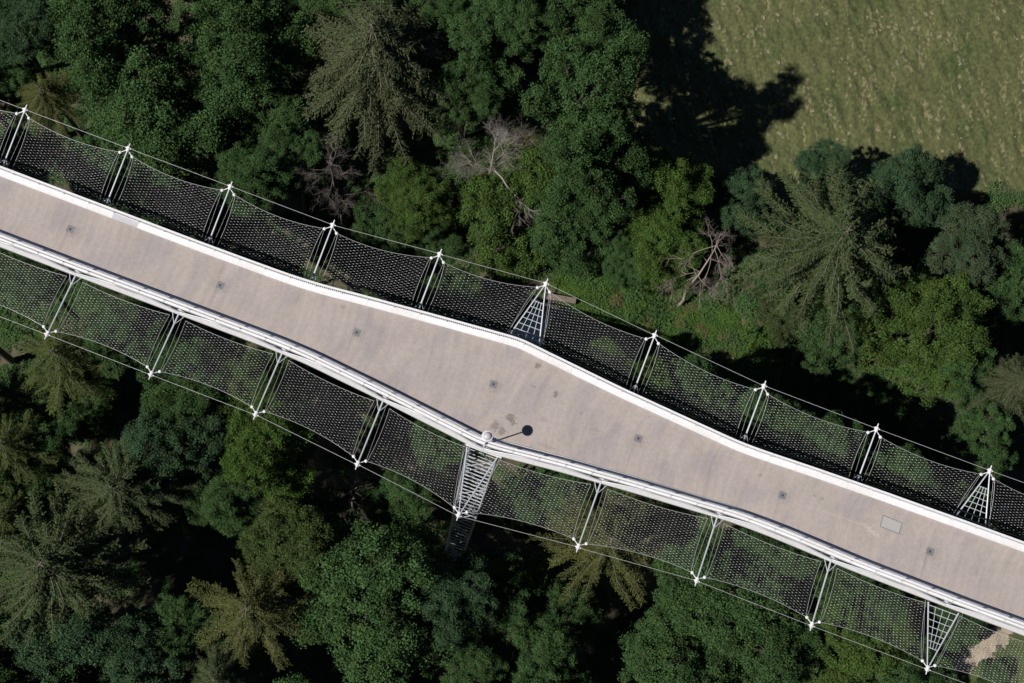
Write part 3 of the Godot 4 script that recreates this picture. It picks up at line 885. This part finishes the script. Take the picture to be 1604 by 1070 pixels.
func foundation():
	var gy := func(p: Vector3) -> Vector3: return Vector3(p.x, ground_y(p.x, p.z), p.z)
	var f := thing("pier_footing", "grey concrete footing block under the upper lattice pier", "footing")
	var c: Vector3 = gy.call(B(0.5, 0, -9.0))
	var m := MB.new()
	m.bar(c - AL * 1.2 + Vector3.UP * 0.02, c + AL * 1.2 + Vector3.UP * 0.02, 1.5, 1.0)
	part("block", m.mesh(), M.concrete, f)
	f = thing("pier_footing", "concrete footing block under the lower lattice pier in the dark wood", "footing")
	c = gy.call(B(0.5, 0, 9.0))
	m = MB.new()
	m.bar(c - AL * 1.2 - Vector3.UP * 0.3, c + AL * 1.2 - Vector3.UP * 0.3, 1.3, 0.9)
	part("block", m.mesh(), M.concrete, f)
	var k := 0
	for b in [[Vector3(9.0, 0, -27.7), Vector3(11.4, 0, -27.3), "squared weathered timber beam lying right of the upper middle outrigger"], [Vector3(4.0, 0, -25.8), Vector3(7.6, 0, -27.4), "long weathered timber beam lying left of the upper middle outrigger"]]:
		var t := thing("timber_beam", b[2], "timber")
		var p: Vector3 = gy.call(b[0]) + Vector3.UP * 0.75
		var q: Vector3 = gy.call(b[1]) + Vector3.UP * 0.75
		m = MB.new()
		m.bar(p, q, 0.42, 0.32)
		part("beam", m.mesh(), M.timber, t)
		for e in [p, q]:
			m = MB.new()
			m.tube(e.lerp((p + q) * 0.5, 0.12) + Vector3.UP * 0.1, e.lerp((p + q) * 0.5, 0.12) - Vector3.UP * 1.2, 0.09, 0.09, 7, true)
			part("stake", m.mesh(), M.timber, t)
		k += 1
	var t := thing("timber_post", "short tan timber post by the upper pier footing", "timber")
	var p: Vector3 = gy.call(Vector3(9.75, 0, -24.9))
	m = MB.new()
	m.bar(p + Vector3(-0.1, 0.6, 0.9), p + Vector3(0.25, 1.1, -1.0), 0.3, 0.26)
	part("post", m.mesh(), M.timber, t)
	m = MB.new()
	m.tube(p + Vector3.DOWN * 0.4, p + Vector3.UP * 0.8, 0.1, 0.1, 7, true)
	part("stake", m.mesh(), M.timber, t)

# ---------- trees
var crowns := {}
var limbs := {}

func rdir(rng: RandomNumberGenerator) -> Vector3:
	var y := rng.randf_range(-1, 1)
	var a := rng.randf() * TAU
	var r := sqrt(1.0 - y * y)
	return Vector3(r * cos(a), y, r * sin(a))

func make_broadleaf(sd: int):
	# crown of radius 1 round the origin, made of lobes, clumps on the lobes and leaves on the clumps
	var rng := RandomNumberGenerator.new()
	rng.seed = 900 + sd
	var lobes := []
	var nl := 15 + rng.randi() % 6
	for i in nl:
		var a := TAU * (i * 0.618 + rng.randf() * 0.12)
		var up := rng.randf_range(-0.45, 0.85)
		var r := rng.randf_range(0.19, 0.38)
		var dist := (1.0 - r * 0.8) * rng.randf_range(0.62, 1.12) * sqrt(maxf(0.1, 1.0 - up * up * 0.75))
		lobes.append([Vector3(cos(a) * dist, up * 0.9, sin(a) * dist), r])
	lobes.append([Vector3(rng.randf_range(-0.2, 0.2), 0.55, rng.randf_range(-0.2, 0.2)), 0.36])
	lobes.append([Vector3(rng.randf_range(-0.1, 0.1), 0.05, rng.randf_range(-0.1, 0.1)), 0.5])
	var m := MB.new()
	var lb := MB.new()
	var clumps := 0
	for L in lobes:
		var c: Vector3 = L[0]
		var r: float = L[1]
		lb.tube(Vector3(0, -0.9, 0), c * 0.45 + Vector3(0, -0.25, 0), 0.05, 0.03, 5)
		lb.tube(c * 0.45 + Vector3(0, -0.25, 0), c, 0.03, 0.012, 5)
		var nc := int(330.0 * r * r)
		for q in nc:
			var o := rdir(rng)
			if o.y < -0.45: o.y = -o.y
			var p := c + o * r * (rng.randf_range(0.70, 1.08) if rng.randf() < 0.86 else rng.randf_range(1.08, 1.32))
			var inside := false
			for L2 in lobes:
				if L2[0] != c and p.distance_to(L2[0]) < L2[1] * 0.78: inside = true
			if inside: continue
			clumps += 1
			var cr := rng.randf_range(0.06, 0.14)
			if rng.randf() < 0.3: lb.tube(c, p, 0.010, 0.004, 3)
			var tone := rng.randf_range(0.55, 1.0)
			var warm := rng.randf_range(-0.08, 0.12)
			var nlf := int(230.0 * cr / 0.10)
			var out := (o + Vector3.UP * 0.35).normalized()
			for w in nlf:
				var od := rdir(rng)
				if od.dot(out) < -0.25: od = -od
				var rr := cr * (0.15 + 1.0 * rng.randf())
				var lp := p + Vector3(od.x * rr * 1.15, od.y * rr * 0.8, od.z * rr * 1.15)
				var nn := (od * 0.45 + Vector3.UP * 0.5 + rdir(rng) * 0.8).normalized()
				var side := nn.cross(rdir(rng)).normalized()
				var dr := side.cross(nn)
				var sz := rng.randf_range(0.016, 0.040)
				var tn := tone * rng.randf_range(0.72, 1.2)
				m.leaf(lp, dr, side, sz, sz * 0.33, nn * -sz * 0.1, Color(tn * (1.0 + warm), tn, tn * (1.0 - warm * 0.5)))
	crowns["b%d" % sd] = m.mesh()
	limbs["b%d" % sd] = lb.mesh()

func make_conifer(kd: int):
	# a conifer of radius 4 and crown length 13, its tip at the origin
	var rng := RandomNumberGenerator.new()
	rng.seed = 950 + kd
	var P = [
		{"whorls": 20, "per": 9, "droop": 0.42, "lift": 0.10, "step": 0.10, "twig": 0.14, "len": 5.6, "tuft": 17, "gap": 0.08},
		{"whorls": 15, "per": 9, "droop": 0.46, "lift": 0.30, "step": 0.07, "twig": 0.02, "len": 4.6, "tuft": 17, "gap": 0.12},
		{"whorls": 15, "per": 7, "droop": 0.32, "lift": 0.16, "step": 0.09, "twig": 0.09, "len": 5.2, "tuft": 17, "gap": 0.05}][kd]
	var m := MB.new()
	var st := MB.new()
	for wl in P.whorls:
		var f: float = (wl + 0.35) / P.whorls
		var y0: float = -P.len * f
		var L0: float = 4.0 * pow(f, 0.78) * (1.0 if f < 0.8 else 1.0 - (f - 0.8) * 0.9)
		var a0 := rng.randf() * TAU
		for b in P.per:
			if rng.randf() < P.gap: continue
			var az: float = a0 + TAU * (b + rng.randf_range(-0.4, 0.4)) / P.per
			var L: float = L0 * rng.randf_range(0.72, 1.10)
			var out := Vector3(cos(az), 0, sin(az))
			var sid := Vector3(-sin(az), 0, cos(az))
			var bend := rng.randf_range(-0.22, 0.22)
			var yb := y0 + rng.randf_range(-0.15, 0.15)
			var tone := rng.randf_range(0.62, 0.98)
			var warm := rng.randf_range(-0.05, 0.08)
			var pos := func(t: float) -> Vector3:
				return Vector3(0, yb, 0) + out * L * t + sid * L * bend * t * t + Vector3.UP * L * (P.lift * t - P.droop * t * t + 0.12 * t * t * t)
			var prev: Vector3 = pos.call(0.0)
			for q in 5:
				var nx: Vector3 = pos.call((q + 1) / 5.0)
				st.tube(prev, nx, 0.026 * (1.0 - q / 5.0) + 0.006, 0.026 * (1.0 - (q + 1) / 5.0) + 0.005, 3)
				prev = nx
			var nt: int = int(L / P.step)
			for q in nt:
				var t := 0.16 + 0.84 * (q + rng.randf()) / maxf(nt, 1)
				if t > 1.0: t = 1.0
				var p: Vector3 = pos.call(t)
				var fw: Vector3 = (pos.call(minf(t + 0.05, 1.05)) - pos.call(t - 0.05)).normalized()
				for sg in [-1.0, 1.0]:
					var tl: float = (P.twig * L * (1.0 - t) * 0.75 + 0.27) * rng.randf_range(0.6, 1.15)
					if t < 0.3: tl *= t / 0.3
					var td: Vector3 = (fw * rng.randf_range(0.55, 0.95) + sid * sg * 0.8 + Vector3.DOWN * rng.randf_range(0.1, 0.7)).normalized()
					var ntf: int = maxi(2, int(P.tuft * tl / 0.42))
					for w in ntf:
						var lp: Vector3 = p + td * tl * (w + rng.randf() * 0.8) / ntf + Vector3.DOWN * 0.10 * pow(float(w) / ntf, 2)
						var nn := (Vector3.UP * 0.8 + rdir(rng) * 0.75).normalized()
						var dr := (td + rdir(rng) * 0.55).normalized()
						var side := nn.cross(dr).normalized()
						var sz := rng.randf_range(0.05, 0.115)
						var tn := tone * rng.randf_range(0.7, 1.2)
						m.leaf(lp, dr, side, sz, sz * 0.24, nn * -sz * 0.05, Color(tn * (1.0 + warm), tn, tn * (1.0 - warm * 0.5)))
	crowns["c%d" % kd] = m.mesh()
	limbs["c%d" % kd] = st.mesh()

func forest():
	for i in 6: make_broadleaf(i)
	for i in 3: make_conifer(i)
	var rng := RandomNumberGenerator.new()
	rng.seed = 77
	for a in TREES:
		var x: float = a[0]
		var z: float = a[1]
		var top: float = a[2]
		var R: float = a[3]
		var kd: String = a[4]
		var base := Vector3(x, ground_y(x, z) - 0.15, z)
		var grp := "leafy trees of the wood" if kd[0] == "b" else "conifers of the wood"
		var t := thing(a[6], a[7], "tree", base, grp)
		var tr := MB.new()
		var yaw := rng.randf() * TAU
		var cy: float
		var k: float
		var vs := 1.0
		if kd[0] == "b":
			k = R
			vs = 2.1 if top > -1.0 else (1.65 if top > -3.5 else 1.25)
			cy = top - R * vs * 0.92 - base.y
		else:
			k = R / (2.7 if kd == "c1" else 2.95)
			cy = top - base.y
		var lean := Vector3(rng.randf_range(-0.3, 0.3), 0, rng.randf_range(-0.3, 0.3))
		var r0 := 0.05 * R + 0.06
		var up_to := cy - (R * 0.55 * vs if kd[0] == "b" else 0.15)
		if kd[0] == "b":
			tr.tube(Vector3.ZERO, Vector3(0, up_to * 0.5, 0) + lean, r0, r0 * 0.8, 8)
			tr.tube(Vector3(0, up_to * 0.5, 0) + lean, Vector3(0, up_to, 0), r0 * 0.8, r0 * 0.55, 8)
		else:
			tr.tube(Vector3.ZERO, Vector3(0, up_to, 0), r0, 0.015, 8)
		part("trunk", tr.mesh(), M.bark, t)
		var b := Basis(Vector3.UP, yaw).scaled(Vector3(k, k * vs, k * rng.randf_range(0.9, 1.12)))
		var lm := part("limbs", limbs[kd], M.bough if kd[0] == "c" else M.bark, t)
		if kd[0] == "c": lm.set_meta("kind", "stuff")
		lm.transform = Transform3D(b, Vector3(0, cy, 0))
		var cr := part("crown", crowns[kd], M.tones[a[5]], t)
		cr.transform = Transform3D(b, Vector3(0, cy, 0))
	for a in OUTSIDE:
		var base := Vector3(a[0], ground_y(a[0], a[1]) - 0.15, a[1])
		var t := thing("broadleaf_tree", "leafy tree of the same wood standing outside the picture's edges", "tree", base, "trees outside the picture")
		var cy: float = a[2] - a[3] * 1.12 - base.y
		var tr := MB.new()
		tr.tube(Vector3.ZERO, Vector3(0, cy - a[3] * 0.5, 0), 0.3, 0.18, 8)
		part("trunk", tr.mesh(), M.bark, t)
		var b := Basis(Vector3.UP, rng.randf() * TAU).scaled(Vector3(a[3], a[3] * 1.22, a[3]))
		var cr := part("crown", crowns[a[4]], M.tones["mid"], t)
		cr.transform = Transform3D(b, Vector3(0, cy, 0))
	for i in DEAD.size():
		var a = DEAD[i]
		dead_tree(i, a[0], a[1], a[2], a[3], a[4])

func dead_tree(i: int, x: float, z: float, top: float, R: float, lab: String):
	var rng := RandomNumberGenerator.new()
	rng.seed = 400 + i
	var base := Vector3(x, ground_y(x, z) - 0.1, z)
	var t := thing("dead_tree", lab, "dead tree", base, "dead trees of the wood")
	var mat: Material = [M.dead_pale, M.dead_brown, M.dead_pink, M.dead_brown][i]
	var h := top - base.y
	var lean: Vector3 = [Vector3(0.9, 0, -1.4), Vector3(-0.6, 0, -0.8), Vector3(2.0, 0, -3.0), Vector3(0.8, 0, -0.6)][i]
	var tr := MB.new()
	var spine := [Vector3(-lean.x * 0.5, 0, -lean.z * 0.5)]
	for q in 7:
		var f := (q + 1) / 7.0
		spine.append(Vector3(lean.x * (f - 0.5), h * 0.9 * f, lean.z * (f - 0.5)) + rdir(rng) * 0.28)
	for q in 7: tr.tube(spine[q], spine[q + 1], lerpf(0.13, 0.03, q / 7.0), lerpf(0.13, 0.03, (q + 1) / 7.0), 7)
	part("trunk", tr.mesh(), mat, t)
	var nb: int = [13, 18, 15, 8][i]
	for b in nb:
		var m := MB.new()
		var az := rng.randf() * TAU
		var tilt := rng.randf_range(-0.1, 1.5) if i != 2 else rng.randf_range(-0.7, 0.5)
		var d := Vector3(cos(az), tilt, sin(az)).normalized()
		var f := rng.randf_range(3.2, 7.0)
		var from: Vector3 = spine[int(f)].lerp(spine[mini(int(f) + 1, 7)], f - int(f))
		grow(m, rng, from, d, R * rng.randf_range(0.3, 0.8), 0.027 if i != 1 else 0.022, 0, 4, -0.14 if i == 2 else 0.02)
		part("bough", m.mesh(), mat, t)
	if i == 0:
		# one long bough that reaches down to the lower right
		var m := MB.new()
		grow(m, rng, Vector3(0.3, h * 0.66, 0.9), Vector3(0.62, -0.16, 0.75).normalized(), 3.0, 0.075, 0, 4, -0.03)
		part("bough", m.mesh(), mat, t)

func grow(m: MB, rng: RandomNumberGenerator, p: Vector3, d: Vector3, L: float, r: float, depth: int, most: int, sag: float):
	var segs := 4
	var q := p
	var dd := d
	for s in segs:
		var nd := (dd + rdir(rng) * 0.24 + Vector3.UP * sag).normalized()
		var e := q + nd * L / segs
		var ra := r * (1.0 - 0.42 * s / segs)
		m.tube(q, e, ra, r * (1.0 - 0.42 * (s + 1) / segs), 4 if depth < 2 else 3)
		q = e
		dd = nd
		if depth < most and (s > 0 or depth > 0):
			var kid := 1 if rng.randf() < 0.75 else 2
			for _k in kid:
				var side := dd.cross(rdir(rng)).normalized()
				grow(m, rng, q, (dd * 0.75 + side * rng.randf_range(0.5, 0.95)).normalized(), L * rng.randf_range(0.42, 0.66), r * 0.52, depth + 1 if s < segs - 1 else depth + 1, most, sag)

func scatter(called: String, mesh: Mesh, mat: Material, spots: Array, label: String, category: String, rng: RandomNumberGenerator):
	var mm := MultiMesh.new()
	mm.transform_format = MultiMesh.TRANSFORM_3D
	mm.mesh = mesh
	mm.instance_count = spots.size()
	for i in spots.size():
		var p: Vector3 = spots[i][0]
		var k: float = spots[i][1]
		mm.set_instance_transform(i, Transform3D(Basis(Vector3.UP, rng.randf() * TAU).scaled(Vector3(k, k * rng.randf_range(0.7, 1.0), k)), p))
	var o := MultiMeshInstance3D.new()
	o.name = called
	o.multimesh = mm
	o.material_override = mat
	add_child(o)
	o.set_meta("kind", "stuff"); o.set_meta("label", label); o.set_meta("category", category)

func clump_mesh(sd: int, count: int, sz0: float, flat: float) -> ArrayMesh:
	var rng := RandomNumberGenerator.new()
	rng.seed = sd
	var m := MB.new()
	for w in count:
		var od := rdir(rng)
		od.y = absf(od.y)
		var p := Vector3(od.x, od.y * flat, od.z) * (0.45 + 0.55 * sqrt(rng.randf()))
		var nn := (od * 0.5 + Vector3.UP * 0.7 + rdir(rng) * 0.6).normalized()
		var side := nn.cross(rdir(rng)).normalized()
		var sz := sz0 * rng.randf_range(0.7, 1.3)
		var tn := rng.randf_range(0.6, 1.0)
		m.leaf(p, side.cross(nn), side, sz, sz * 0.34, nn * -sz * 0.1, Color(tn * rng.randf_range(0.9, 1.1), tn, tn * 0.95))
	return m.mesh()

func undergrowth():
	var rng := RandomNumberGenerator.new()
	rng.seed = 5
	var wood := []
	var bank := []
	var dry := []
	while wood.size() < 7600:
		var x := rng.randf_range(-48, 66)
		var z := rng.randf_range(-68, 22)
		if in_meadow(x, z) or in_path(x, z) or in_lawn(x, z): continue
		wood.append([Vector3(x, ground_y(x, z), z), rng.randf_range(0.5, 1.15)])
	while bank.size() < 950:
		var s := rng.randf_range(0.5, 17.0)
		var t := rng.randf_range(-14.0, -4.0)
		var p := B(s, 0, t)
		if Vector2(s - 0.5, t + 9.0).length() < 1.6: continue
		if absf(t + 12.0) < 1.2 and rng.randf() < 0.3: continue
		bank.append([Vector3(p.x, ground_y(p.x, p.z), p.z), rng.randf_range(0.35, 0.85)])
	while dry.size() < 320:
		var x := rng.randf_range(14, 52)
		var z := rng.randf_range(-62, -36)
		if not in_meadow(x, z): continue
		if rough.get_noise_2d((x - z * 0.22) * 9.0, z * 3.0) < 0.0 and rng.randf() < 0.8: continue
		dry.append([Vector3(x, ground_y(x, z) + 0.02, z), rng.randf_range(0.07, 0.17)])
	var cm := clump_mesh(61, 300, 0.15, 0.8)
	scatter("undergrowth", cm, M.tones["mid"], wood, "low leafy undergrowth covering the forest floor", "undergrowth", rng)
	scatter("bank_shrubs", clump_mesh(62, 300, 0.17, 0.7), M.tones["bright"], bank, "low bright green shrubs on the sunny bank beside the bridge", "shrubs", rng)
	var verge := []
	while verge.size() < 420:
		var x := rng.randf_range(33, 54)
		var z := rng.randf_range(-14, 8)
		if not in_lawn(x, z) and rng.randf() < 0.75: continue
		if in_path(x, z) and rng.randf() < 0.85: continue
		verge.append([Vector3(x, ground_y(x, z) - 0.03, z), rng.randf_range(0.18, 0.42)])
	scatter("verge_grass", clump_mesh(64, 120, 0.24, 0.5), M.tones["larch"], verge, "tufted grass on the verge beside the dirt path", "grass", rng)
	var brown := []
	while brown.size() < 30:
		var s := rng.randf_range(4.0, 18.0)
		var p := B(s, 0, rng.randf_range(-13.5, -10.5))
		if rough.get_noise_2d(p.x * 6.0, p.z * 6.0) < 0.05: continue
		brown.append([Vector3(p.x, ground_y(p.x, p.z) + 0.25, p.z), rng.randf_range(0.3, 0.6)])
	scatter("dry_shrubs", clump_mesh(63, 220, 0.16, 0.7), M.dry_leaf, brown, "brownish dry plants scattered on the sunny bank beside the bridge", "shrubs", rng)
	var m := MB.new()
	for w in 26:
		var d := Vector3(rng.randf_range(-1, 1), rng.randf_range(0.0, 0.35), rng.randf_range(-1.6, 1.6))
		var tn := rng.randf_range(0.6, 1.0)
		m.leaf(Vector3(rng.randf_range(-0.6, 0.6), 0.1, rng.randf_range(-0.8, 0.8)), d.normalized(), d.cross(Vector3.UP).normalized(), 0.9, 0.16, Vector3.ZERO, Color(tn, tn, tn))
	scatter("straw", m.mesh(), M.straw, dry, "pale straw tufts lying on the mown field", "straw", rng)
